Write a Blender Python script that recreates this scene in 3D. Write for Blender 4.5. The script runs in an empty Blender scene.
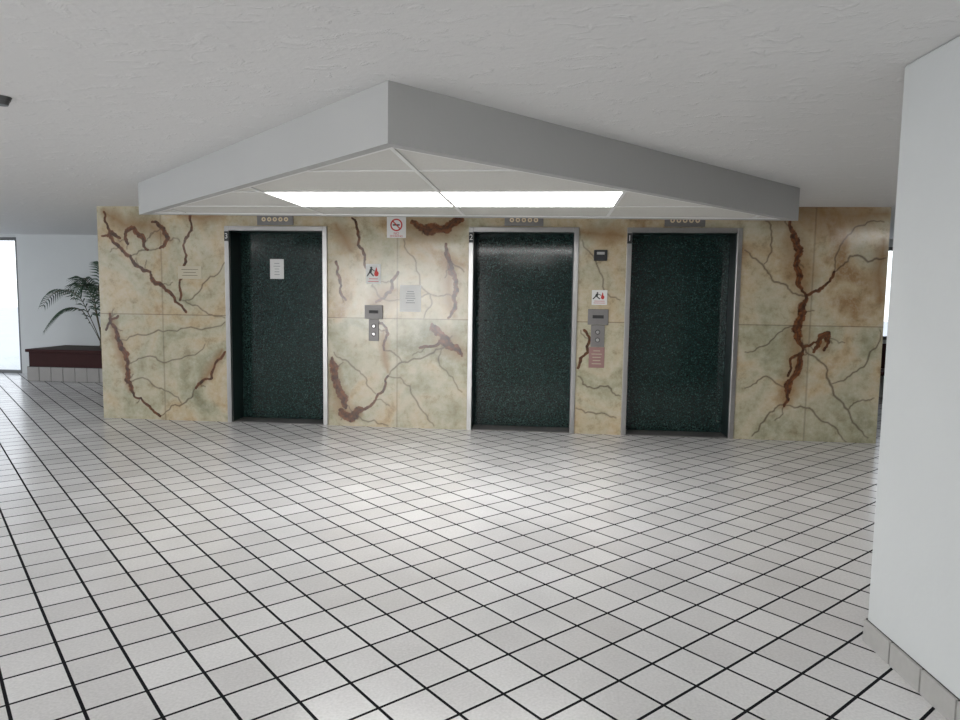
import bpy, bmesh, math, random
import numpy as np
from mathutils import Vector, Matrix
random.seed(4)
SC=bpy.context.scene
COL=SC.collection
# ---------------------------------------------------------------- survey camera
f=700.0; PSI=math.atan(71/f); TH=math.atan(64/f); RHO=0.014; HC=1.5
F=Vector((-math.sin(PSI)*math.cos(TH),math.cos(PSI)*math.cos(TH),-math.sin(TH)))
R0=Vector((math.cos(PSI),math.sin(PSI),0)); U0=R0.cross(F)
R=R0*math.cos(RHO)+U0*math.sin(RHO); U=U0*math.cos(RHO)-R0*math.sin(RHO)
D=7.71     # elevator wall plane (y)
H=2.47     # ceiling height
def ray(x,y): return F+R*((x-480)/f)+U*((360-y)/f)
def on_wall(x,y,Y=D):
    d=ray(x,y); return Vector((0,0,HC))+d*(Y/d.y)
def on_z(x,y,z):
    d=ray(x,y); return Vector((0,0,HC))+d*((z-HC)/d.z)
cam=bpy.data.cameras.new("camera"); camo=bpy.data.objects.new("camera",cam); COL.objects.link(camo)
cam.sensor_width=36; cam.lens=f/960*36; cam.clip_end=200
camo.matrix_world=Matrix(((R.x,U.x,-F.x,0),(R.y,U.y,-F.y,0),(R.z,U.z,-F.z,HC),(0,0,0,1)))
SC.camera=camo
# ---------------------------------------------------------------- materials
def new_mat(n):
    m=bpy.data.materials.new(n); m.use_nodes=True; nt=m.node_tree
    return m,nt,nt.nodes["Principled BSDF"]
def N(nt,t,**k):
    n=nt.nodes.new(t)
    for a,b in k.items(): setattr(n,a,b)
    return n
def simple(n,c,rough=0.6,metal=0,var=0.06,scale=8,bump=0.0,bscale=60,spec=.5):
    m,nt,b=new_mat(n); L=nt.links
    tc=N(nt,"ShaderNodeTexCoord"); no=N(nt,"ShaderNodeTexNoise"); no.inputs["Scale"].default_value=scale; no.inputs["Detail"].default_value=4
    L.new(tc.outputs["Object"],no.inputs["Vector"])
    mx=N(nt,"ShaderNodeMix",data_type='RGBA')
    mx.inputs["A"].default_value=(*[max(0,x*(1-var)) for x in c],1); mx.inputs["B"].default_value=(*[min(1,x*(1+var)) for x in c],1)
    L.new(no.outputs["Fac"],mx.inputs["Factor"]); L.new(mx.outputs["Result"],b.inputs["Base Color"])
    b.inputs["Roughness"].default_value=rough; b.inputs["Metallic"].default_value=metal; b.inputs["Specular IOR Level"].default_value=spec
    if bump>0:
        n2=N(nt,"ShaderNodeTexNoise"); n2.inputs["Scale"].default_value=bscale; L.new(tc.outputs["Object"],n2.inputs["Vector"])
        bp=N(nt,"ShaderNodeBump"); bp.inputs["Strength"].default_value=bump; bp.inputs["Distance"].default_value=0.01
        L.new(n2.outputs["Fac"],bp.inputs["Height"]); L.new(bp.outputs["Normal"],b.inputs["Normal"])
    return m
def emis(n,c,s):
    m,nt,b=new_mat(n); b.inputs["Base Color"].default_value=(*c,1)
    b.inputs["Emission Color"].default_value=(*c,1); b.inputs["Emission Strength"].default_value=s; return m
TILE=0.21
def floor_mat():
    m,nt,b=new_mat("quarry_floor_tile"); L=nt.links
    tc=N(nt,"ShaderNodeTexCoord"); mp=N(nt,"ShaderNodeMapping"); mp.inputs["Rotation"].default_value=(0,0,math.radians(45)); 
    mp.inputs["Location"].default_value=(21.0,21.0,0)
    L.new(tc.outputs["Object"],mp.inputs["Vector"])
    br=N(nt,"ShaderNodeTexBrick",offset=0.0,squash=1.0)
    br.inputs["Scale"].default_value=1; br.inputs["Brick Width"].default_value=TILE; br.inputs["Row Height"].default_value=TILE
    br.inputs["Mortar Size"].default_value=0.0066; br.inputs["Mortar Smooth"].default_value=0.08; br.inputs["Bias"].default_value=0
    br.inputs["Color1"].default_value=(0.68,0.665,0.66,1); br.inputs["Color2"].default_value=(0.78,0.77,0.765,1)
    br.inputs["Mortar"].default_value=(0.008,0.008,0.010,1)
    L.new(mp.outputs["Vector"],br.inputs["Vector"])
    n1=N(nt,"ShaderNodeTexNoise"); n1.inputs["Scale"].default_value=90; n1.inputs["Detail"].default_value=3; L.new(tc.outputs["Object"],n1.inputs["Vector"])
    n2=N(nt,"ShaderNodeTexNoise"); n2.inputs["Scale"].default_value=1.3; n2.inputs["Detail"].default_value=4; L.new(tc.outputs["Object"],n2.inputs["Vector"])
    r1=N(nt,"ShaderNodeMapRange"); r1.inputs["From Min"].default_value=.3; r1.inputs["From Max"].default_value=.7; r1.inputs["To Min"].default_value=.90; r1.inputs["To Max"].default_value=1.05
    L.new(n1.outputs["Fac"],r1.inputs["Value"])
    r2=N(nt,"ShaderNodeMapRange"); r2.inputs["From Min"].default_value=.3; r2.inputs["From Max"].default_value=.7; r2.inputs["To Min"].default_value=.90; r2.inputs["To Max"].default_value=1.04
    L.new(n2.outputs["Fac"],r2.inputs["Value"])
    mu=N(nt,"ShaderNodeMath",operation='MULTIPLY'); L.new(r1.outputs[0],mu.inputs[0]); L.new(r2.outputs[0],mu.inputs[1])
    vm=N(nt,"ShaderNodeVectorMath",operation='SCALE'); L.new(br.outputs["Color"],vm.inputs[0]); L.new(mu.outputs[0],vm.inputs["Scale"])
    L.new(vm.outputs[0],b.inputs["Base Color"])
    rr=N(nt,"ShaderNodeMapRange"); rr.inputs["To Min"].default_value=.22; rr.inputs["To Max"].default_value=.9
    L.new(br.outputs["Fac"],rr.inputs["Value"]); L.new(rr.outputs[0],b.inputs["Roughness"])
    sr=N(nt,"ShaderNodeMapRange"); sr.inputs["To Min"].default_value=.5; sr.inputs["To Max"].default_value=.1
    L.new(br.outputs["Fac"],sr.inputs["Value"]); L.new(sr.outputs[0],b.inputs["Specular IOR Level"])
    inv=N(nt,"ShaderNodeMath",operation='SUBTRACT'); inv.inputs[0].default_value=1; L.new(br.outputs["Fac"],inv.inputs[1])
    ad=N(nt,"ShaderNodeMath",operation='MULTIPLY_ADD'); ad.inputs[1].default_value=0.05; L.new(n1.outputs["Fac"],ad.inputs[0]); L.new(inv.outputs[0],ad.inputs[2])
    bp=N(nt,"ShaderNodeBump"); bp.inputs["Strength"].default_value=.35; bp.inputs["Distance"].default_value=.003
    L.new(ad.outputs[0],bp.inputs["Height"]); L.new(bp.outputs["Normal"],b.inputs["Normal"])
    return m
def ceiling_mat():
    m,nt,b=new_mat("textured_plaster"); L=nt.links
    tc=N(nt,"ShaderNodeTexCoord")
    mp=N(nt,"ShaderNodeMapping"); mp.inputs["Scale"].default_value=(1,1.5,1); mp.inputs["Rotation"].default_value=(0,0,.4); L.new(tc.outputs["Object"],mp.inputs["Vector"])
    n1=N(nt,"ShaderNodeTexNoise"); n1.inputs["Scale"].default_value=7; n1.inputs["Detail"].default_value=7; n1.inputs["Roughness"].default_value=.62; n1.inputs["Distortion"].default_value=.6
    L.new(mp.outputs[0],n1.inputs["Vector"])
    cr=N(nt,"ShaderNodeValToRGB"); cr.color_ramp.elements[0].position=.55; cr.color_ramp.elements[1].position=.64
    L.new(n1.outputs["Fac"],cr.inputs[0])
    n2=N(nt,"ShaderNodeTexNoise"); n2.inputs["Scale"].default_value=30; n2.inputs["Detail"].default_value=5; n2.inputs["Roughness"].default_value=.6; L.new(tc.outputs["Object"],n2.inputs["Vector"])
    ad=N(nt,"ShaderNodeMath",operation='MULTIPLY_ADD'); ad.inputs[1].default_value=.9; L.new(n2.outputs["Fac"],ad.inputs[0]); L.new(cr.outputs["Color"],ad.inputs[2])
    bp=N(nt,"ShaderNodeBump"); bp.inputs["Strength"].default_value=.48; bp.inputs["Distance"].default_value=.006
    L.new(ad.outputs[0],bp.inputs["Height"]); L.new(bp.outputs["Normal"],b.inputs["Normal"])
    mx=N(nt,"ShaderNodeMix",data_type='RGBA'); mx.inputs["A"].default_value=(.71,.705,.695,1); mx.inputs["B"].default_value=(.74,.735,.725,1)
    L.new(cr.outputs["Color"],mx.inputs["Factor"]); L.new(mx.outputs["Result"],b.inputs["Base Color"])
    b.inputs["Roughness"].default_value=.9
    return m
def onyx_mat():
    m,nt,b=new_mat("onyx_marble"); L=nt.links
    tc=N(nt,"ShaderNodeTexCoord")
    at=N(nt,"ShaderNodeAttribute"); at.attribute_name="vein"
    at2=N(nt,"ShaderNodeAttribute"); at2.attribute_name="tone"; sp2=N(nt,"ShaderNodeSeparateColor"); L.new(at2.outputs["Color"],sp2.inputs[0])
    sp=N(nt,"ShaderNodeSeparateColor"); L.new(at.outputs["Color"],sp.inputs[0])
    n1=N(nt,"ShaderNodeTexNoise"); n1.inputs["Scale"].default_value=1.5; n1.inputs["Detail"].default_value=8; n1.inputs["Distortion"].default_value=1.2; L.new(tc.outputs["Object"],n1.inputs["Vector"])
    gx=N(nt,"ShaderNodeMapRange"); gx.inputs["To Min"].default_value=-.06; gx.inputs["To Max"].default_value=.17; L.new(sp2.outputs[0],gx.inputs["Value"])
    sm=N(nt,"ShaderNodeMath",operation='ADD'); L.new(n1.outputs["Fac"],sm.inputs[0]); L.new(gx.outputs[0],sm.inputs[1])
    cr=N(nt,"ShaderNodeValToRGB"); e=cr.color_ramp.elements
    e[0].position=.30; e[0].color=(.24,.235,.155,1); e[1].position=.80; e[1].color=(.33,.21,.105,1)
    k=e.new(.42); k.color=(.36,.345,.235,1); k=e.new(.54); k.color=(.48,.43,.305,1); k=e.new(.66); k.color=(.50,.395,.25,1)
    L.new(sm.outputs[0],cr.inputs[0])
    n3=N(nt,"ShaderNodeTexNoise"); n3.inputs["Scale"].default_value=7; n3.inputs["Detail"].default_value=10; n3.inputs["Roughness"].default_value=.75; L.new(tc.outputs["Object"],n3.inputs["Vector"])
    r3=N(nt,"ShaderNodeMapRange"); r3.inputs["From Min"].default_value=.48; r3.inputs["From Max"].default_value=.7; r3.inputs["To Max"].default_value=.65; L.new(n3.outputs["Fac"],r3.inputs["Value"])
    m1=N(nt,"ShaderNodeMix",data_type='RGBA'); L.new(r3.outputs[0],m1.inputs["Factor"]); L.new(cr.outputs["Color"],m1.inputs["A"]); m1.inputs["B"].default_value=(.62,.57,.46,1)
    r4=N(nt,"ShaderNodeMapRange"); r4.inputs["From Min"].default_value=.47; r4.inputs["From Max"].default_value=.3; r4.inputs["To Min"].default_value=0; r4.inputs["To Max"].default_value=.75; L.new(n3.outputs["Fac"],r4.inputs["Value"])
    m2=N(nt,"ShaderNodeMix",data_type='RGBA'); L.new(r4.outputs[0],m2.inputs["Factor"]); L.new(m1.outputs["Result"],m2.inputs["A"]); m2.inputs["B"].default_value=(.20,.155,.085,1)
    m3=N(nt,"ShaderNodeMix",data_type='RGBA'); L.new(sp.outputs[2],m3.inputs["Factor"]); L.new(m2.outputs["Result"],m3.inputs["A"]); m3.inputs["B"].default_value=(.25,.135,.05,1)
    n5=N(nt,"ShaderNodeTexNoise"); n5.inputs["Scale"].default_value=18; n5.inputs["Detail"].default_value=6; n5.inputs["Roughness"].default_value=.65; L.new(tc.outputs["Object"],n5.inputs["Vector"]) 
    rc=N(nt,"ShaderNodeMix",data_type='RGBA'); rc.inputs["A"].default_value=(.035,.013,.008,1); rc.inputs["B"].default_value=(.19,.065,.024,1)
    r5=N(nt,"ShaderNodeMapRange"); r5.inputs["From Min"].default_value=.38; r5.inputs["From Max"].default_value=.60; L.new(n5.outputs["Fac"],r5.inputs["Value"]); L.new(r5.outputs[0],rc.inputs["Factor"])
    nn=N(nt,"ShaderNodeTexNoise"); nn.inputs["Scale"].default_value=11; nn.inputs["Detail"].default_value=8; nn.inputs["Roughness"].default_value=.7; L.new(tc.outputs["Object"],nn.inputs["Vector"])
    ma=N(nt,"ShaderNodeMath",operation='MULTIPLY_ADD'); ma.inputs[1].default_value=1.4; ma.inputs[2].default_value=-.64; L.new(nn.outputs["Fac"],ma.inputs[0])
    mb=N(nt,"ShaderNodeMath",operation='ADD'); L.new(sp.outputs[0],mb.inputs[0]); L.new(ma.outputs[0],mb.inputs[1])
    gt=N(nt,"ShaderNodeMapRange"); gt.inputs["From Min"].default_value=.38; gt.inputs["From Max"].default_value=.54; gt.inputs["To Max"].default_value=.95; L.new(mb.outputs[0],gt.inputs["Value"])
    has=N(nt,"ShaderNodeMapRange"); has.inputs["From Min"].default_value=.0; has.inputs["From Max"].default_value=.12; L.new(sp.outputs[0],has.inputs["Value"])
    mc=N(nt,"ShaderNodeMath",operation='MULTIPLY'); L.new(gt.outputs[0],mc.inputs[0]); L.new(has.outputs[0],mc.inputs[1])
    m4=N(nt,"ShaderNodeMix",data_type='RGBA'); L.new(mc.outputs[0],m4.inputs["Factor"]); L.new(m3.outputs["Result"],m4.inputs["A"]); L.new(rc.outputs["Result"],m4.inputs["B"])
    m5=N(nt,"ShaderNodeMix",data_type='RGBA'); L.new(sp.outputs[1],m5.inputs["Factor"]); L.new(m4.outputs["Result"],m5.inputs["A"]); m5.inputs["B"].default_value=(.065,.038,.025,1)
    L.new(m5.outputs["Result"],b.inputs["Base Color"]); b.inputs["Roughness"].default_value=.14
    return m
def granite_mat():
    m,nt,b=new_mat("green_speckled_laminate"); L=nt.links
    tc=N(nt,"ShaderNodeTexCoord"); n1=N(nt,"ShaderNodeTexNoise"); n1.inputs["Scale"].default_value=70; n1.inputs["Detail"].default_value=4; n1.inputs["Roughness"].default_value=.7; L.new(tc.outputs["Object"],n1.inputs["Vector"])
    cr=N(nt,"ShaderNodeValToRGB"); e=cr.color_ramp.elements
    e[0].position=.42; e[0].color=(.004,.011,.010,1); e[1].position=.73; e[1].color=(.08,.14,.125,1); k=e.new(.56); k.color=(.013,.034,.030,1)
    L.new(n1.outputs["Fac"],cr.inputs[0]); L.new(cr.outputs["Color"],b.inputs["Base Color"]); b.inputs["Roughness"].default_value=.10; b.inputs["Specular IOR Level"].default_value=.45
    return m
M_floor=floor_mat(); M_ceil=ceiling_mat(); M_onyx=onyx_mat(); M_gran=granite_mat()
M_reveal=simple("dark_green_laminate",(.008,.018,.017),.3,var=.3,scale=60)
M_wall=simple("painted_plaster",(.60,.615,.61),.85,var=.03,scale=3,bump=.12,bscale=25)
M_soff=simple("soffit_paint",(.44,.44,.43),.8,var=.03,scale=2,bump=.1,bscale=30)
M_white=simple("white_metal",(.80,.80,.78),.5)
M_acou=simple("acoustic_panel",(.66,.65,.61),.9,var=.08,scale=60,bump=.2,bscale=150)
M_steel=simple("stainless_steel",(.42,.41,.40),.30,metal=.85,var=.12,scale=12)
M_steeld=simple("brushed_call_plate",(.20,.19,.185),.45,metal=.5,var=.1,scale=30)
M_black=simple("black_plastic",(.012,.012,.014),.35)
M_paper=simple("paper",(.74,.74,.72),.8,var=.02)
M_red=simple("sign_red",(.50,.025,.02),.6)
M_ink=simple("ink",(.03,.03,.03),.7)
M_fink=simple("faint_ink",(.35,.35,.36),.8)
M_beige=simple("engraved_plate",(.50,.45,.33),.5)
M_redsign=simple("faded_red_plate",(.30,.17,.155),.5)
M_lens=emis("light_diffuser",(1,1,.99),10)
M_lens2=emis("light_lens",(1,.99,.97),13)
M_ind=simple("indicator_digits",(.75,.62,.40),.5)
M_pltile=simple("planter_tile",(.30,.285,.27),.6)
M_maroon=simple("maroon_paint",(.04,.012,.011),.6,var=.15,spec=.15)
M_leaf=simple("palm_leaf",(.03,.065,.035),.5,var=.3,scale=20)
M_stem=simple("palm_stem",(.10,.08,.04),.8)
M_soil=simple("soil",(.05,.035,.025),.95)
M_grout=simple("grout",(.03,.03,.03),.9)
M_basetile=simple("base_tile",(.40,.39,.37),.5,var=.1,scale=30)
M_frame=simple("aluminium_frame",(.12,.12,.12),.4,metal=.7)
M_ground=simple("concrete_ground",(.55,.55,.54),.9,var=.1,scale=.6)
mg,nt,b=new_mat("window_glass")
tr=N(nt,"ShaderNodeBsdfTransparent"); gl=N(nt,"ShaderNodeBsdfGlossy"); gl.inputs["Roughness"].default_value=.02
ms=N(nt,"ShaderNodeMixShader"); ms.inputs[0].default_value=.08; nt.links.new(tr.outputs[0],ms.inputs[1]); nt.links.new(gl.outputs[0],ms.inputs[2])
nt.links.new(ms.outputs[0],nt.nodes["Material Output"].inputs[0]); M_glass=mg
# ---------------------------------------------------------------- mesh helpers
def link(o,parent=None):
    COL.objects.link(o)
    if parent: o.parent=parent
    return o
def empty(n,loc=(0,0,0)):
    e=bpy.data.objects.new(n,None); e.location=loc; COL.objects.link(e); return e
def mesh_obj(n,verts,faces,mats,parent=None,fm=None,smooth=False):
    me=bpy.data.meshes.new(n); me.from_pydata([tuple(v) for v in verts],[],faces)
    for m in (mats if isinstance(mats,(list,tuple)) else [mats]): me.materials.append(m)
    if fm: me.polygons.foreach_set("material_index",fm)
    if smooth: me.polygons.foreach_set("use_smooth",[True]*len(faces))
    me.update(); o=bpy.data.objects.new(n,me); return link(o,parent)
class B:
    def __init__(s): s.v=[];s.f=[];s.m=[]
    def box(s,a,b,mi=0):
        i=len(s.v); x0,y0,z0=a; x1,y1,z1=b
        s.v+=[(x0,y0,z0),(x1,y0,z0),(x1,y1,z0),(x0,y1,z0),(x0,y0,z1),(x1,y0,z1),(x1,y1,z1),(x0,y1,z1)]
        for q in ((0,3,2,1),(4,5,6,7),(0,1,5,4),(1,2,6,5),(2,3,7,6),(3,0,4,7)): s.f.append(tuple(i+k for k in q)); s.m.append(mi)
    def poly(s,pts,mi=0):
        i=len(s.v); s.v+=[tuple(p) for p in pts]; s.f.append(tuple(range(i,i+len(pts)))); s.m.append(mi)
    def cyl(s,c,r,y0,y1,n=20,mi=0):
        i=len(s.v)
        for yy in (y0,y1):
            for k in range(n): a=2*math.pi*k/n; s.v.append((c[0]+r*math.cos(a),yy,c[1]+r*math.sin(a)))
        for k in range(n): s.f.append((i+k,i+(k+1)%n,i+n+(k+1)%n,i+n+k)); s.m.append(mi)
        s.f.append(tuple(i+k for k in range(n))[::-1]); s.m.append(mi); s.f.append(tuple(i+n+k for k in range(n))); s.m.append(mi)
    def ring(s,c,r0,r1,y,th,n=28,mi=0):
        i=len(s.v)
        for k in range(n):
            a=2*math.pi*k/n; ca,sa=math.cos(a),math.sin(a)
            s.v+=[(c[0]+r0*ca,y-th,c[1]+r0*sa),(c[0]+r1*ca,y-th,c[1]+r1*sa),(c[0]+r0*ca,y,c[1]+r0*sa),(c[0]+r1*ca,y,c[1]+r1*sa)]
        for k in range(n):
            a=i+4*k; b_=i+4*((k+1)%n)
            s.f+=[(a,a+1,b_+1,b_),(a+1,a+3,b_+3,b_+1),(a,b_,b_+2,a+2)]; s.m+=[mi]*3
    def rot(s,c,ang):
        ca,sa=math.cos(ang),math.sin(ang)
        s.v=[(c[0]+(x-c[0])*ca-(y-c[1])*sa,c[1]+(x-c[0])*sa+(y-c[1])*ca,z) for x,y,z in s.v]
    def make(s,n,mats,parent=None,bevel=0):
        o=mesh_obj(n,s.v,s.f,mats,parent,s.m)
        if bevel:
            md=o.modifiers.new("bevel","BEVEL"); md.width=bevel; md.segments=2; md.limit_method='ANGLE'
        return o
# ---------------------------------------------------------------- shell
XL,XR,YB,YF=-12.0,8.0,-5.0,11.6
b_=B(); b_.box((XL,YB,-.1),(XR,YF+.2,0)); b_.make("floor",M_floor)
b_=B(); b_.box((XL-.2,YB-.2,H),(XR+.2,YF+.2,H+.25)); b_.make("ceiling",M_ceil)
g=B(); g.box((-60,-60,-.2),(60,60,-.12)); g.make("ground",M_ground)
WX0,WX1=-11.2,on_wall(19,300,YF).x
w=B()
w.box((XL,YF,0),(WX0,YF+.2,H)); w.box((WX1,YF,0),(4.0,YF+.2,H)); w.box((WX0,YF,2.42),(WX1,YF+.2,H))
w.box((4.0,YF,0),(7,YF+.2,.9)); w.box((4.0,YF,2.35),(7,YF+.2,H)); w.box((7,YF,0),(XR,YF+.2,H))
w.make("wall_far",M_wall)
def window(n,x0,x1,z0,z1,mull,Y=YF):
    e=empty(n,(0,0,0)); q=B(); y0,y1=Y+.03,Y+.1; t=.055
    q.box((x0,y0,z0),(x0+t,y1,z1)); q.box((x1-t,y0,z0),(x1,y1,z1)); q.box((x0+t,y0,z1-t),(x1-t,y1,z1)); q.box((x0+t,y0,z0),(x1-t,y1,z0+t))
    for xm in mull: q.box((xm-.025,y0,z0+t),(xm+.025,y1,z1-t))
    q.make("frame",M_frame,e); q=B(); q.box((x0+t,Y+.06,z0+t),(x1-t,Y+.068,z1-t)); q.make("glass",M_glass,e)
window("window_1",WX0,WX1,0.0,2.42,[(WX0+WX1)/2])
window("window_2",4.0,7.0,.9,2.35,[5.0,6.0])
w=B(); w.box((XL,YB-.2,0),(-6.4,YB,H)); w.box((-2.4,YB-.2,0),(XR,YB,H)); w.box((-6.4,YB-.2,2.4),(-2.4,YB,H)); w.make("wall_back",M_wall)
window("window_3",-6.4,-2.4,0,2.4,[-5.07,-3.73],YB-.15)
w=B()
w.box((XL-.2,YF-1,0),(XL,YF+.2,H)); w.box((XL-.2,5.5,0),(XL,6.2,H)); w.box((XL-.2,0,0),(XL,.7,H)); w.box((XL-.2,YB-.2,0),(XL,YB+.6,H))
w.make("wall_left",M_wall)
w=B(); w.box((XR,YB-.2,0),(XR+.2,YF+.2,H)); w.make("wall_right",M_wall)
PX=1.42; PY=on_z(861,640,0).y; PA=math.radians(4.6)
w=B(); w.box((PX,-2.6,0),(PX+.9,PY,H)); w.rot((PX,PY),PA); w.make("wall_partition",M_wall,bevel=.012)
bb=B(); bb.box((PX-.004,-2.6,0),(PX,PY,.10),1)
bb.box((PX,PY,0),(PX+.9,PY+.004,.10),1)
y=PY
while y>-2.3:
    bb.box((PX-.014,y-TILE+.007,.0),(PX-.003,y-.003,.098),0); y-=TILE
x=PX
while x<PX+.7:
    bb.box((x+.004,PY+.003,.0),(x+TILE-.006,PY+.014,.098),0); x+=TILE
bb.rot((PX,PY),PA); bb.make("baseboard_right",[M_basetile,M_grout])
# ---------------------------------------------------------------- elevator wall (onyx)
doors=[]
for (tl,bl,tr_,br_) in (((222,224),(230,421),(328,225),(329,425)),((468,228),(470,430),(579,228),(572,433)),((627,228),(620,436),(744,229),(732,440))):
    xa=(on_wall(*tl).x+on_wall(*bl).x)/2; xb=(on_wall(*tr_).x+on_wall(*br_).x)/2
    doors.append((xa,xb))
cxs=[(a+b)/2 for a,b in doors]; DW=sum(b-a for a,b in doors)/3
doors=[(c-DW/2,c+DW/2) for c in cxs]
DT=2.25
EX0=on_wall(104,418).x; EX1=(on_wall(876,443).x+on_wall(891,209).x)/2
V=[
('r',2.6,[(104,212),(108,228),(116,244),(130,256),(150,272),(166,290),(186,312)]),('r',2.4,[(102,236),(112,232),(120,238)]),
('r',3.0,[(128,244),(126,232),(134,228),(142,236),(148,250)]),('r',3.0,[(152,222),(162,228),(168,238),(160,248)]),('d',1.0,[(130,256),(142,250),(160,248)]),
('r',1.6,[(190,210),(188,236),(186,262),(180,300)]),('d',.7,[(225,262),(205,282),(186,300)]),('d',.7,[(225,318),(200,308),(180,300)]),
('r',3.4,[(110,314),(116,330),(120,346),(128,364),(126,380),(134,396)]),('r',1.5,[(134,396),(146,404),(160,416)]),('r',1.8,[(106,330),(118,316)]),('d',.7,[(118,340),(150,334),(186,328),(225,322)]),
('r',1.2,[(225,352),(212,378),(196,388)]),('d',1.0,[(196,388),(186,402),(160,416)]),('d',.6,[(128,364),(150,356),(172,360),(205,344)]),('d',.6,[(126,384),(140,378),(158,388),(182,404)]),
('s',10,[(104,212),(125,225),(150,225),(170,240)]),('s',6,[(110,314),(122,356),(130,390)]),('s',9,[(225,214),(200,218),(180,214)]),('s',6,[(222,350),(200,385)]),
('r',6.5,[(412,222),(428,230),(448,228),(462,220)]),('r',3.0,[(446,244),(450,262),(456,280),(454,300),(448,318)]),('d',.9,[(450,262),(464,272)]),
('r',1.3,[(352,218),(358,245),(366,268)]),('d',.9,[(366,268),(372,286),(386,300)]),('r',2.0,[(336,262),(340,280),(346,300)]),('d',.8,[(386,300),(410,302),(430,294),(452,296)]),('r',2.0,[(376,302),(390,292),(398,272)]),
('d',.7,[(404,240),(416,262),(430,294),(424,318)]),('s',16,[(400,222),(430,232),(462,224)]),('s',9,[(448,250),(454,316)]),('s',8,[(336,225),(350,250)]),('s',9,[(372,306),(395,290)]),
('r',5.4,[(332,358),(335,376),(340,394),(346,408)]),('r',6.0,[(340,410),(352,418),(362,410)]),('r',1.6,[(362,410),(378,394),(388,376)]),('d',1.2,[(388,376),(404,362),(430,354),(452,336)]),
('r',5.0,[(432,324),(440,334),(450,346),(462,356)]),('r',2.0,[(420,348),(440,342),(456,350)]),('d',.9,[(376,394),(366,378),(352,366),(334,352)]),('r',1.6,[(384,350),(388,334),(378,322)]),('d',.8,[(404,362),(392,352),(384,350)]),
('d',.8,[(388,376),(410,386),(420,408),(434,426)]),('d',.7,[(352,414),(374,420),(388,426)]),('d',.7,[(440,342),(440,366),(462,392)]),
('s',9,[(333,362),(342,410),(360,414)]),('s',10,[(436,332),(462,354)]),('s',5,[(384,330),(388,372)]),
('d',.6,[(582,240),(596,262),(604,290),(620,300)]),('d',1.0,[(578,376),(592,388),(608,386),(620,396)]),('r',1.1,[(584,330),(588,352),(578,368)]),('s',10,[(582,232),(622,236)]),('d',.8,[(576,408),(596,414),(616,418)]),
('r',3.6,[(790,222),(794,236),(800,254),(799,274),(806,296)]),('r',4.8,[(806,296),(802,318),(796,330),(802,346)]),('r',3.6,[(802,346),(800,362),(792,378),(788,392),(784,406)]),('r',1.6,[(800,354),(790,360),(788,376)]),
('d',1.3,[(745,250),(762,264),(774,282),(790,290),(806,296)]),('d',1.1,[(764,214),(772,238),(764,264)]),('r',2.1,[(806,296),(822,288),(834,272)]),('d',1.4,[(834,272),(850,256),(868,262),(886,258)]),
('d',1.0,[(834,272),(840,246),(858,226),(884,222)]),('r',3.6,[(814,352),(820,338),(828,334),(824,350)]),('r',1.4,[(802,346),(812,344),(820,338)]),('d',1.4,[(802,340),(818,360),(830,384),(848,410),(868,438)]),
('d',1.0,[(784,404),(770,412),(752,436)]),('d',1.0,[(784,404),(806,408),(824,422),(846,442)]),('d',.7,[(745,352),(764,346),(780,332),(796,326)]),('d',.8,[(830,384),(850,376),(870,352),(880,330)]),
('d',.7,[(745,388),(766,376),(788,388)]),('d',.6,[(848,410),(862,400),(874,398)]),
('s',12,[(790,222),(800,270),(806,296)]),('s',12,[(804,300),(798,350),(784,405)]),('s',18,[(750,212),(820,215),(886,214)]),('s',7,[(820,340),(824,350)]),('s',8,[(880,300),(884,240)]),
]
def fract(p,lev,amp):
    for _ in range(lev):
        q=[p[0]]
        for a,c in zip(p,p[1:]):
            m=(a+c)/2; d=c-a; n=np.array([-d[1],d[0]]); m=m+n*random.uniform(-amp,amp)
            q+=[m,c]
        p=q
    return p
segs=[]
for k,wd,pts in V:
    P=[np.array([on_wall(*p).x,on_wall(*p).z]) for p in pts]
    P=fract(P,3,.17 if k!='s' else .05)
    wv=1.0
    for i,(a,c) in enumerate(zip(P,P[1:])):
        t=i/max(1,len(P)-2); wv=.6*wv+.4*random.uniform(.45,1.5); ww=wd*.01*wv*(1-.6*abs(2*t-1)**3)
        segs.append((k,a,c,ww*(1.2 if k=='r' else .9 if k=='d' else 1.0)))
    if k=='r':
        for a,c in zip(P,P[1:]): segs.append(('d',a,c,.005))
        for _ in range(max(1,len(P)//12)):
            i=random.randrange(len(P)-1); a=P[i]; ang=random.uniform(0,6.28); L_=random.uniform(.06,.22)
            Q=fract([a,a+L_*np.array([math.cos(ang),math.sin(ang)])],3,.25)
            for aa,cc in zip(Q,Q[1:]): segs.append(('d',aa,cc,.003))
SEAMZ=[1.235]
rt=random.Random(11)
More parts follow.
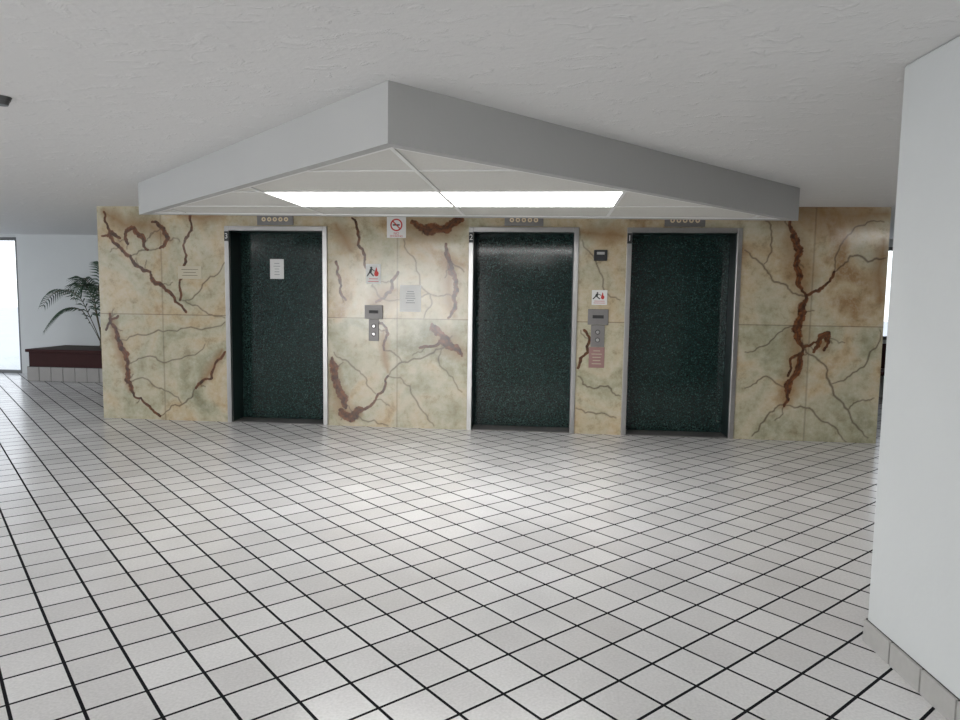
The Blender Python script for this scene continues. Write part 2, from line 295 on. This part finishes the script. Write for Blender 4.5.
def onyx_grid(name,x0,x1,z0,z1,seams,warm=.5,res=.0085):
    nx=max(2,int((x1-x0)/res)); nz=max(2,int((z1-z0)/res))
    xs=np.linspace(x0,x1,nx+1); zs=np.linspace(z0,z1,nz+1)
    X,Z=np.meshgrid(xs,zs); col=np.zeros((nz+1,nx+1,4)); col[...,3]=1
    ch={'r':0,'d':1,'s':2}
    for k,a,c,ww in segs:
        pad=.03 if k=='d' else ww*2.2+.03
        lo=np.minimum(a,c)-pad-ww; hi=np.maximum(a,c)+pad+ww
        i0,i1=np.searchsorted(xs,[lo[0],hi[0]]); j0,j1=np.searchsorted(zs,[lo[1],hi[1]])
        if i1<=i0 or j1<=j0: continue
        sx=X[j0:j1,i0:i1]; sz=Z[j0:j1,i0:i1]; d=c-a; l2=max(1e-9,d@d)
        t=np.clip(((sx-a[0])*d[0]+(sz-a[1])*d[1])/l2,0,1)
        dist=np.hypot(sx-a[0]-t*d[0],sz-a[1]-t*d[1])
        if k=='s': val=.75*np.clip(1-dist/(ww*1.6),0,1)
        elif k=='r': val=np.clip(1.0-dist/(2.0*max(ww*.6,.012)),0,1)
        else: val=np.clip(1.0-(dist-ww*.5)/.008,0,1)*.72
        c_=col[j0:j1,i0:i1,ch[k]]; np.maximum(c_,val,out=c_)
    for sxm in seams:
        col[...,1]=np.maximum(col[...,1],np.clip(1-np.abs(X-sxm)/.0085,0,1)*.65)
    for szm in SEAMZ:
        col[...,1]=np.maximum(col[...,1],np.clip(1-np.abs(Z-szm)/.0085,0,1)*.65)
    tone=np.zeros((nz+1,nx+1,4)); tone[...,3]=1
    edges=[x0-1]+list(seams)+[x1+1]
    for i in range(len(edges)-1):
        for up in (0,1):
            mk=(X>=edges[i])&(X<edges[i+1])&((Z>=SEAMZ[0]) if up else (Z<SEAMZ[0]))
            tone[mk,0]=min(1,max(0,warm+(.25 if up else -.12)+rt.uniform(-.12,.12)))  # slab's own tone, plus shade near the ceiling painted into upper slabs
    nv=(nx+1)*(nz+1); me=bpy.data.meshes.new(name)
    co=np.stack([X.ravel(),np.full(nv,D),Z.ravel()],1)
    i=np.arange(nx)[None,:]+np.arange(nz)[:,None]*(nx+1); i=i.ravel()
    fc=np.stack([i,i+1,i+nx+2,i+nx+1],1)
    me.vertices.add(nv); me.vertices.foreach_set("co",co.ravel())
    me.loops.add(fc.size); me.loops.foreach_set("vertex_index",fc.ravel().astype(np.int32))
    me.polygons.add(len(fc)); me.polygons.foreach_set("loop_start",(np.arange(len(fc))*4).astype(np.int32))
    me.update(calc_edges=True); me.validate()
    ca=me.color_attributes.new("vein","FLOAT_COLOR","POINT"); ca.data.foreach_set("color",col.reshape(-1,4).ravel())
    cb=me.color_attributes.new("tone","FLOAT_COLOR","POINT"); cb.data.foreach_set("color",tone.reshape(-1,4).ravel())
    me.materials.append(M_onyx)
    return me
(d3a,d3b),(d2a,d2b),(d1a,d1b)=doors
wall_e=empty("wall_elevator")
parts=[("slab_1",EX0,d3a,0,H,[(EX0+d3a)/2],.38),("slab_2",d3b,d2a,0,H,[(d3b+d2a)/2],.42),("slab_3",d2b,d1a,0,H,[],.5),("slab_4",d1b,EX1,0,H,[(d1b+EX1)/2],.68),
       ("header_1",d3a,d3b,DT,H,[],.5),("header_2",d2a,d2b,DT,H,[],.5),("header_3",d1a,d1b,DT,H,[],.6)]
for p in parts: link(bpy.data.objects.new(p[0],onyx_grid(*p)),wall_e)
q=B(); YC=D+3.0
for (a,c) in ((EX0,d3a),(d3b,d2a),(d2b,d1a),(d1b,EX1)): q.box((a,D+.002,0),(c,D+.3,H))
for (a,c) in doors: q.box((a,D+.002,DT),(c,D+.3,H))
q.box((EX0,D+.3,0),(EX0+.2,YC,H)); q.box((EX1-.2,D+.3,0),(EX1,YC,H)); q.box((EX0+.2,YC-.2,0),(EX1-.2,YC,H))
q.make("core",M_onyx,wall_e)
# ---------------------------------------------------------------- elevator doors
def text(body,size,loc,mat,parent,name="lettering"):
    cu=bpy.data.curves.new(name,'FONT'); cu.body=body; cu.size=size; cu.align_x='CENTER'; cu.align_y='CENTER'; cu.extrude=.0008
    cu.materials.append(mat); o=bpy.data.objects.new(name,cu); o.location=loc; o.rotation_euler=(math.pi/2,0,0); return link(o,parent)
RD=.28
for k,(a,c) in enumerate(doors):
    e=empty("elevator_door",(0,0,0)); fw=.052
    q=B(); q.box((a,D-.022,0),(a+fw,D+.03,DT)); q.box((c-fw,D-.022,0),(c,D+.03,DT)); q.box((a+fw,D-.022,DT-fw),(c-fw,D+.03,DT))
    q.make("casing",M_steel,e,bevel=.004)
    q=B(); q.box((a+fw-.012,D+.03,0),(a+fw,D+RD+.05,DT)); q.box((c-fw,D+.03,0),(c-fw+.012,D+RD+.05,DT)); q.box((a+fw,D+.03,DT-fw),(c-fw,D+RD+.05,DT-fw+.012))
    q.make("reveal",M_reveal,e)
    q=B()
    q.box((a+fw,D+RD,.012),(c-fw,D+RD+.035,DT-fw)); q.make("panel",M_gran,e,bevel=.003)
    q=B(); q.box((a+fw,D+.0,-.002),(c-fw,D+RD+.03,.008)); q.make("sill",M_steeld,e)
    q=B(); q.box((a+.002,D-.026,2.08),(a+.050,D-.022,2.19)); q.make("number_plate",M_ink,e)
    text(str(3-k),.085,(a+.026,D-.027,2.135),M_paper,e,"number")
    m=(a+c)/2; e2=empty("elevator_floor_indicator")
    q=B(); q.box((m-.21,D-.02,2.262),(m+.21,D-.001,2.40)); q.make("plate",M_steeld,e2,bevel=.004)
    q=B()
    for j in range(5): q.ring((m-.13+j*.065,2.325),.010,.024,D-.02,.004)
    q.make("digits",M_ind,e2)
# ---------------------------------------------------------------- signs / devices on wall
def rect(px0,py0,px1,py1,Y=D):
    a=on_wall(px0,py0,Y); c=on_wall(px1,py1,Y); return a.x,c.x,c.z,a.z
def plate(name,r,mat,th=.006,bevel=.0015,Y=D):
    e=empty(name); q=B(); q.box((r[0],Y-th,r[2]),(r[1],Y-.0005,r[3])); q.make("plate",mat,e,bevel=bevel); return e
def lines(e,r,n,mat,Y,z0=.15,z1=.85,w=.8):
    q=B(); cx=(r[0]+r[1])/2; W=(r[1]-r[0])*w; Hh=r[3]-r[2]
    for i in range(n):
        z=r[2]+Hh*(z0+(z1-z0)*(i+.5)/n); ww=W*random.uniform(.6,1); q.box((cx-ww/2,Y-.0012,z-Hh*.016),(cx+ww/2,Y,z+Hh*.016))
    q.make("print",mat,e)
r=rect(178,266,202,279); e=plate("engraved_sign",r,M_beige); lines(e,r,3,M_ink,D-.006)
r=rect(270,259,284,279,D+RD); e=plate("door_notice",r,M_paper,.002,0,D+RD); lines(e,r,5,M_fink,D+RD-.002,w=.5)
r=rect(387,217,406,238); e=plate("no_smoking_sign",r,M_paper); cx=(r[0]+r[1])/2; Hh=r[3]-r[2]; cz=r[2]+Hh*.62; rad=Hh*.3
q=B(); q.ring((cx,cz),rad*.78,rad,D-.006,.0015)
d=rad*.85*.707; t_=rad*.1*.707
q.poly([(cx-d-t_,D-.0078,cz+d-t_),(cx+d-t_,D-.0078,cz-d-t_),(cx+d+t_,D-.0078,cz-d+t_),(cx-d+t_,D-.0078,cz+d+t_)]); q.make("prohibition_ring",M_red,e)
q=B(); q.box((cx-rad*.6,D-.007,cz-.008),(cx+rad*.55,D-.006,cz+.008)); q.make("cigarette",M_ink,e)
text("NO",Hh*.17,(cx,D-.0065,r[2]+Hh*.21),M_red,e); text("SMOKING",Hh*.14,(cx,D-.0065,r[2]+Hh*.08),M_red,e)
def fire_sign(px):
    r=rect(*px); e=plate("fire_safety_sign",r,M_paper); w_=r[1]-r[0]; h_=r[3]-r[2]
    fx=r[0]+w_*.7; fz=r[2]+h_*.38; s=h_*.48
    pr=[(0,0),(.22,.05),(.32,.3),(.22,.55),(.12,.5),(.1,.8),(-.02,1),(-.12,.7),(-.22,.5),(-.3,.25),(-.2,.05)]
    q=B(); q.poly([(fx+a*s*.8,D-.0068,fz+c*s) for a,c in pr]); q.make("flame",M_red,e)
    q=B(); fx=r[0]+w_*.3
    q.cyl((fx+.01,fz+s*.9),s*.12,D-.0068,D-.006,14)
    q.poly([(fx-.02,D-.0068,fz+s*.35),(fx+.012,D-.0068,fz+s*.35),(fx+.022,D-.0068,fz+s*.78),(fx-.004,D-.0068,fz+s*.78)])
    q.poly([(fx-.02,D-.0068,fz+s*.38),(fx-.045,D-.0068,fz),(fx-.03,D-.0068,fz),(fx-.002,D-.0068,fz+s*.38)])
    q.poly([(fx-.005,D-.0068,fz+s*.38),(fx+.03,D-.0068,fz),(fx+.045,D-.0068,fz+.005),(fx+.012,D-.0068,fz+s*.4)])
    q.poly([(fx+.018,D-.0068,fz+s*.7),(fx+.05,D-.0068,fz+s*.5),(fx+.05,D-.0068,fz+s*.6),(fx+.018,D-.0068,fz+s*.8)])
    q.make("figure",M_ink,e)
    lines(e,r,2,M_red,D-.006,.06,.32)
fire_sign((366,264,381,284)); fire_sign((592,290,607,305))
r=rect(400,285,421,312); e=plate("notice_paper",r,M_paper,.003,0); lines(e,r,6,M_fink,D-.003,.3,.8,.5)
def call_panel(top,bot):
    e=empty("elevator_call_panel")
    r=rect(*top); q=B(); q.box((r[0],D-.02,r[2]),(r[1],D-.0005,r[3])); q.make("upper_plate",M_steeld,e,bevel=.003)
    q=B(); q.box((r[0]+.05,D-.022,(r[2]+r[3])/2-.015),(r[1]-.05,D-.02,(r[2]+r[3])/2+.02)); q.make("key_switch",M_ink,e)
    r2=rect(*bot); q=B(); q.box((r2[0],D-.014,r2[2]),(r2[1],D-.0005,r2[3])); q.make("button_plate",M_steeld,e,bevel=.003)
    cx=(r2[0]+r2[1])/2; hh=r2[3]-r2[2]; q=B()
    for s in (.68,.32): q.cyl((cx,r2[2]+hh*s),.018,D-.02,D-.014)
    q.make("buttons",M_steel,e,bevel=.002)
    q=B()
    for s in (.68,.32): q.ring((cx,r2[2]+hh*s),.019,.026,D-.014,.003)
    q.make("button_rings",M_ink,e)
call_panel((365,305,383,319),(369,319,379,341)); call_panel((588,309,608,325),(591,325,604,347))
r=rect(594,250,607,261); e=empty("card_reader"); q=B(); q.box((r[0],D-.035,r[2]),(r[1],D-.0005,r[3])); q.make("body",M_black,e,bevel=.006)
q=B(); q.box((r[0]+.03,D-.037,r[3]-.05),(r[1]-.03,D-.035,r[3]-.022)); q.make("status_light",M_steel,e)
r=rect(589,347,604,368); e=plate("elevator_warning_sign",r,M_redsign); lines(e,r,5,M_beige,D-.006,.12,.9,.7)
# ---------------------------------------------------------------- soffit
ZS=2.19
A=on_z(388,80,H); Lf=on_z(138,183,H); Rt=on_z(800,188,H)
A,Lf,Rt=[Vector((v.x,v.y)) for v in (A,Lf,Rt)]
def inset(P,t):
    n=len(P); out=[]
    for i in range(n):
        p0,p1,p2=P[i-1],P[i],P[(i+1)%n]; e1=(p1-p0).normalized(); e2=(p2-p1).normalized()
        n1=Vector((-e1.y,e1.x)); n2=Vector((-e2.y,e2.x)); k=t/(1+n1.dot(n2)); out.append(p1+(n1+n2)*k)
    return out
tri=[A,Rt,Lf]
def band(P,t,z0,z1,name,mat,parent):
    I=inset(P,t); n=len(P); q=B()
    for i in range(n):
        j=(i+1)%n
        q.poly([(*P[i],z0),(*P[j],z0),(*P[j],z1),(*P[i],z1)]); q.poly([(*I[j],z0),(*I[i],z0),(*I[i],z1),(*I[j],z1)])
        q.poly([(*P[j],z0),(*P[i],z0),(*I[i],z0),(*I[j],z0)]); q.poly([(*P[i],z1),(*P[j],z1),(*I[j],z1),(*I[i],z1)])
    return q.make(name,mat,parent)
so=empty("ceiling_soffit")
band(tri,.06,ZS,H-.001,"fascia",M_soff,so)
I1=inset(tri,.06); band(I1,.03,ZS+.004,ZS+.012,"edge_angle",M_white,so)
I2=inset(tri,.062)
ZG=ZS+.014
q=B(); q.poly([(*p,ZG) for p in (I2[0],I2[2],I2[1])]); q.poly([(*p,ZG+.02) for p in (I2[0],I2[1],I2[2])])
q.make("acoustic_tiles",M_acou,so)
def clipx(y):
    xs=[]
    for i in range(3):
        a,c=I2[i],I2[(i+1)%3]
        if (a.y-y)*(c.y-y)<0: xs.append(a.x+(c.x-a.x)*(y-a.y)/(c.y-a.y))
    return (min(xs),max(xs)) if len(xs)>=2 else None
def clipy(x):
    ys=[]
    for i in range(3):
        a,c=I2[i],I2[(i+1)%3]
        if (a.x-x)*(c.x-x)<0: ys.append(a.y+(c.y-a.y)*(x-a.x)/(c.x-a.x))
    return (min(ys),max(ys)) if len(ys)>=2 else None
PXm=on_z(443,195,ZG).x; PW=1.24; PY0=on_z(443,191,ZG).y; PY1=on_z(443,206,ZG).y
q=B(); PD=PY1-PY0
for i in range(-3,3):
    yy=PY0+i*PD; r=clipx(yy)
    if r: q.box((r[0],yy-.012,ZG-.007),(r[1],yy+.012,ZG-.001))
for i in range(-3,4):
    xx=PXm+i*PW; r=clipy(xx)
    if r: q.box((xx-.012,r[0],ZG-.0075),(xx+.012,r[1],ZG-.0015))
q.make("grid_bars",M_white,so)
for s in (-1,1):
    e=empty("ceiling_light_panel"); x0=PXm+.012 if s>0 else PXm-PW+.012; x1=x0+PW-.024
    q=B(); q.box((x0,PY0+.012,ZG-.004),(x1,PY1-.012,ZG-.0005)); q.make("diffuser",M_lens,e)
p=on_z(1,97,H); e=empty("smoke_detector",(p.x,p.y,0))
bm=bmesh.new()
for r0,r1,z0,z1 in ((.040,.048,H-.02,H-.0),(.030,.038,H-.04,H-.02)):
    bmesh.ops.create_cone(bm,cap_ends=True,segments=28,radius1=r0,radius2=r1,depth=z1-z0,matrix=Matrix.Translation((0,0,(z0+z1)/2)))
me=bpy.data.meshes.new("housing"); bm.to_mesh(me); bm.free(); me.materials.append(M_frame); link(bpy.data.objects.new("housing",me),e)
# ---------------------------------------------------------------- planter and palm
yp0=YF-.95; x0=on_wall(26,360,yp0).x; x1=x0+2.8
e=empty("planter")
q=B(); zt=.53; zb=.24
q.box((x0+.03,yp0+.03,zb),(x1-.03,yp0+.08,zt-.05)); q.box((x0+.03,yp0+.08,zb),(x0+.08,YF-.002,zt-.05)); q.box((x1-.08,yp0+.08,zb),(x1-.03,YF-.002,zt-.05)); q.make("body",M_maroon,e)
q=B(); q.box((x0,yp0-.02,zt-.05),(x1,yp0+.1,zt)); q.box((x0,YF-.1,zt-.05),(x1,YF-.002,zt)); q.box((x0,yp0+.1,zt-.05),(x0+.1,YF-.1,zt)); q.box((x1-.1,yp0+.1,zt-.05),(x1,YF-.1,zt)); q.make("rim",M_maroon,e,bevel=.01)
q=B(); q.box((x0+.01,yp0+.01,0),(x1-.01,YF-.002,zb),1)
xx=x0+.01
while xx<x1-.2: q.box((xx+.005,yp0,.005),(xx+TILE-.005,yp0+.012,zb-.005),0); xx+=TILE
yy=yp0+.01
while yy<YF-.2: q.box((x0,yy+.005,.005),(x0+.012,yy+TILE-.005,zb-.005),0); yy+=TILE
q.make("tile_base",[M_pltile,M_grout],e)
q=B(); q.box((x0+.09,yp0+.09,zb),(x1-.09,YF-.11,zt-.002)); q.make("soil",M_soil,e)
pb=Vector((on_wall(103,345,YF-.5).x,YF-.5,zt))
palm=empty("potted_palm",pb)
vs=[];fs=[];mi=[]
def frond(az,L_,rise,droop,n=26,h0=.35,lf=.30):
    dirh=Vector((math.cos(az),math.sin(az),0)); side=Vector((-dirh.y,dirh.x,0)); pts=[]
    for i in range(n+1):
        t=i/n; pts.append(dirh*(L_*t)+Vector((0,0,.02+h0*min(1,t*3)+rise*math.sin(t*math.pi*.62)-droop*t*t)))
    for i in range(n):
        a,c=pts[i],pts[i+1]; r=.011*(1-i/n)+.003; k=len(vs)
        up=Vector((0,0,r)); sd=side*r
        vs.extend([a+up,a+sd,a-up,a-sd,c+up,c+sd,c-up,c-sd])
        for j in range(4): fs.append((k+j,k+(j+1)%4,k+4+(j+1)%4,k+4+j)); mi.append(1)
        if i>4:
            t=i/n; ll=lf*math.sin(math.pi*min(1,(t-.1)*1.02))+.05; fwd=(c-a).normalized()
            for s in (-1,1):
                tip=a+(side*s*.75+fwd*.6+Vector((0,0,-.35))).normalized()*ll; midp=a+(side*s*.8+fwd*.5+Vector((0,0,.05))).normalized()*ll*.5
                w_=fwd*.014; k=len(vs); vs.extend([a-w_*.5,a+w_*.5,midp+w_,midp-w_,tip])
                fs.append((k,k+1,k+2,k+3)); mi.append(0); fs.append((k+3,k+2,k+4)); mi.append(0)
for az,L_,ri,dr,lf in ((183,1.05,.85,.50,.30),(212,.85,.55,.60,.28),(170,.5,.95,.25,.25),(100,.12,1.1,.1,.2),(250,.5,.9,.4,.28),(300,.6,.9,.4,.28),(350,.8,.9,.5,.28),(20,.4,1.05,.3,.2)):
    frond(math.radians(az),L_,ri,dr,lf=lf)
ymax=YF-.03-pb.y
vs=[Vector((v.x,min(v.y,ymax),max(v.z,.002))) for v in vs]
mesh_obj("fronds",vs,fs,[M_leaf,M_stem],palm,mi)
bm=bmesh.new()
for i in range(7):
    bmesh.ops.create_cone(bm,cap_ends=True,segments=14,radius1=.045-.003*i,radius2=.052-.003*i,depth=.055,matrix=Matrix.Translation((0,0,.03+i*.05)))
me=bpy.data.meshes.new("trunk"); bm.to_mesh(me); bm.free(); me.materials.append(M_stem); link(bpy.data.objects.new("trunk",me),palm)
e=empty("bench",(0,0,0)); q=B(); q.box((4.2,YF-.7,.40),(6.8,YF-.15,.46)); q.box((4.3,YF-.65,0),(4.4,YF-.2,.4)); q.box((6.6,YF-.65,0),(6.7,YF-.2,.4)); q.box((4.2,YF-.15,.46),(6.8,YF-.1,.85)); q.make("frame",M_maroon,e,bevel=.01)
# ---------------------------------------------------------------- light
wd=bpy.data.worlds.new("sky"); SC.world=wd; wd.use_nodes=True; nt=wd.node_tree; bg=nt.nodes["Background"]
tc=N(nt,"ShaderNodeTexCoord"); sx=N(nt,"ShaderNodeSeparateXYZ"); nt.links.new(tc.outputs["Generated"],sx.inputs[0])
cr=N(nt,"ShaderNodeValToRGB"); cr.color_ramp.elements[0].position=.0; cr.color_ramp.elements[0].color=(.86,.90,.94,1); cr.color_ramp.elements[1].position=.6; cr.color_ramp.elements[1].color=(.72,.81,.95,1)
nt.links.new(sx.outputs["Z"],cr.inputs[0]); nt.links.new(cr.outputs[0],bg.inputs[0]); bg.inputs[1].default_value=2.2
def area(n,loc,rot,sx_,sy_,p,c=(1,1,1)):
    l=bpy.data.lights.new(n,'AREA'); l.shape='RECTANGLE'; l.size=sx_; l.size_y=sy_; l.energy=p; l.color=c
    o=bpy.data.objects.new(n,l); o.location=loc; o.rotation_euler=rot; return link(o)
area("daylight_opening",(-4.4,YB+.05,1.25),(math.radians(90),0,0),3.9,2.2,215,(.99,.995,1))
area("daylight_side",(XL+.1,3,1.3),(math.radians(90),0,math.radians(-90)),9,2.2,110,(.90,.95,1))
for (lx,ly) in ((-3.4,-1.2),(-.6,-1.2),(-6.5,2.5),(4.6,5.0)):  # unseen fixtures, added to brighten the floor and room
    e=empty("fill_ceiling_light")
    q=B(); q.box((lx-.62,ly-.32,H-.05),(lx+.62,ly+.32,H-.001)); q.make("housing",M_white,e)
    q=B(); q.box((lx-.58,ly-.28,H-.055),(lx+.58,ly+.28,H-.0502)); q.make("lens",M_lens2,e)
SC.view_settings.view_transform='Standard'; SC.view_settings.look='None'; SC.view_settings.exposure=0.05
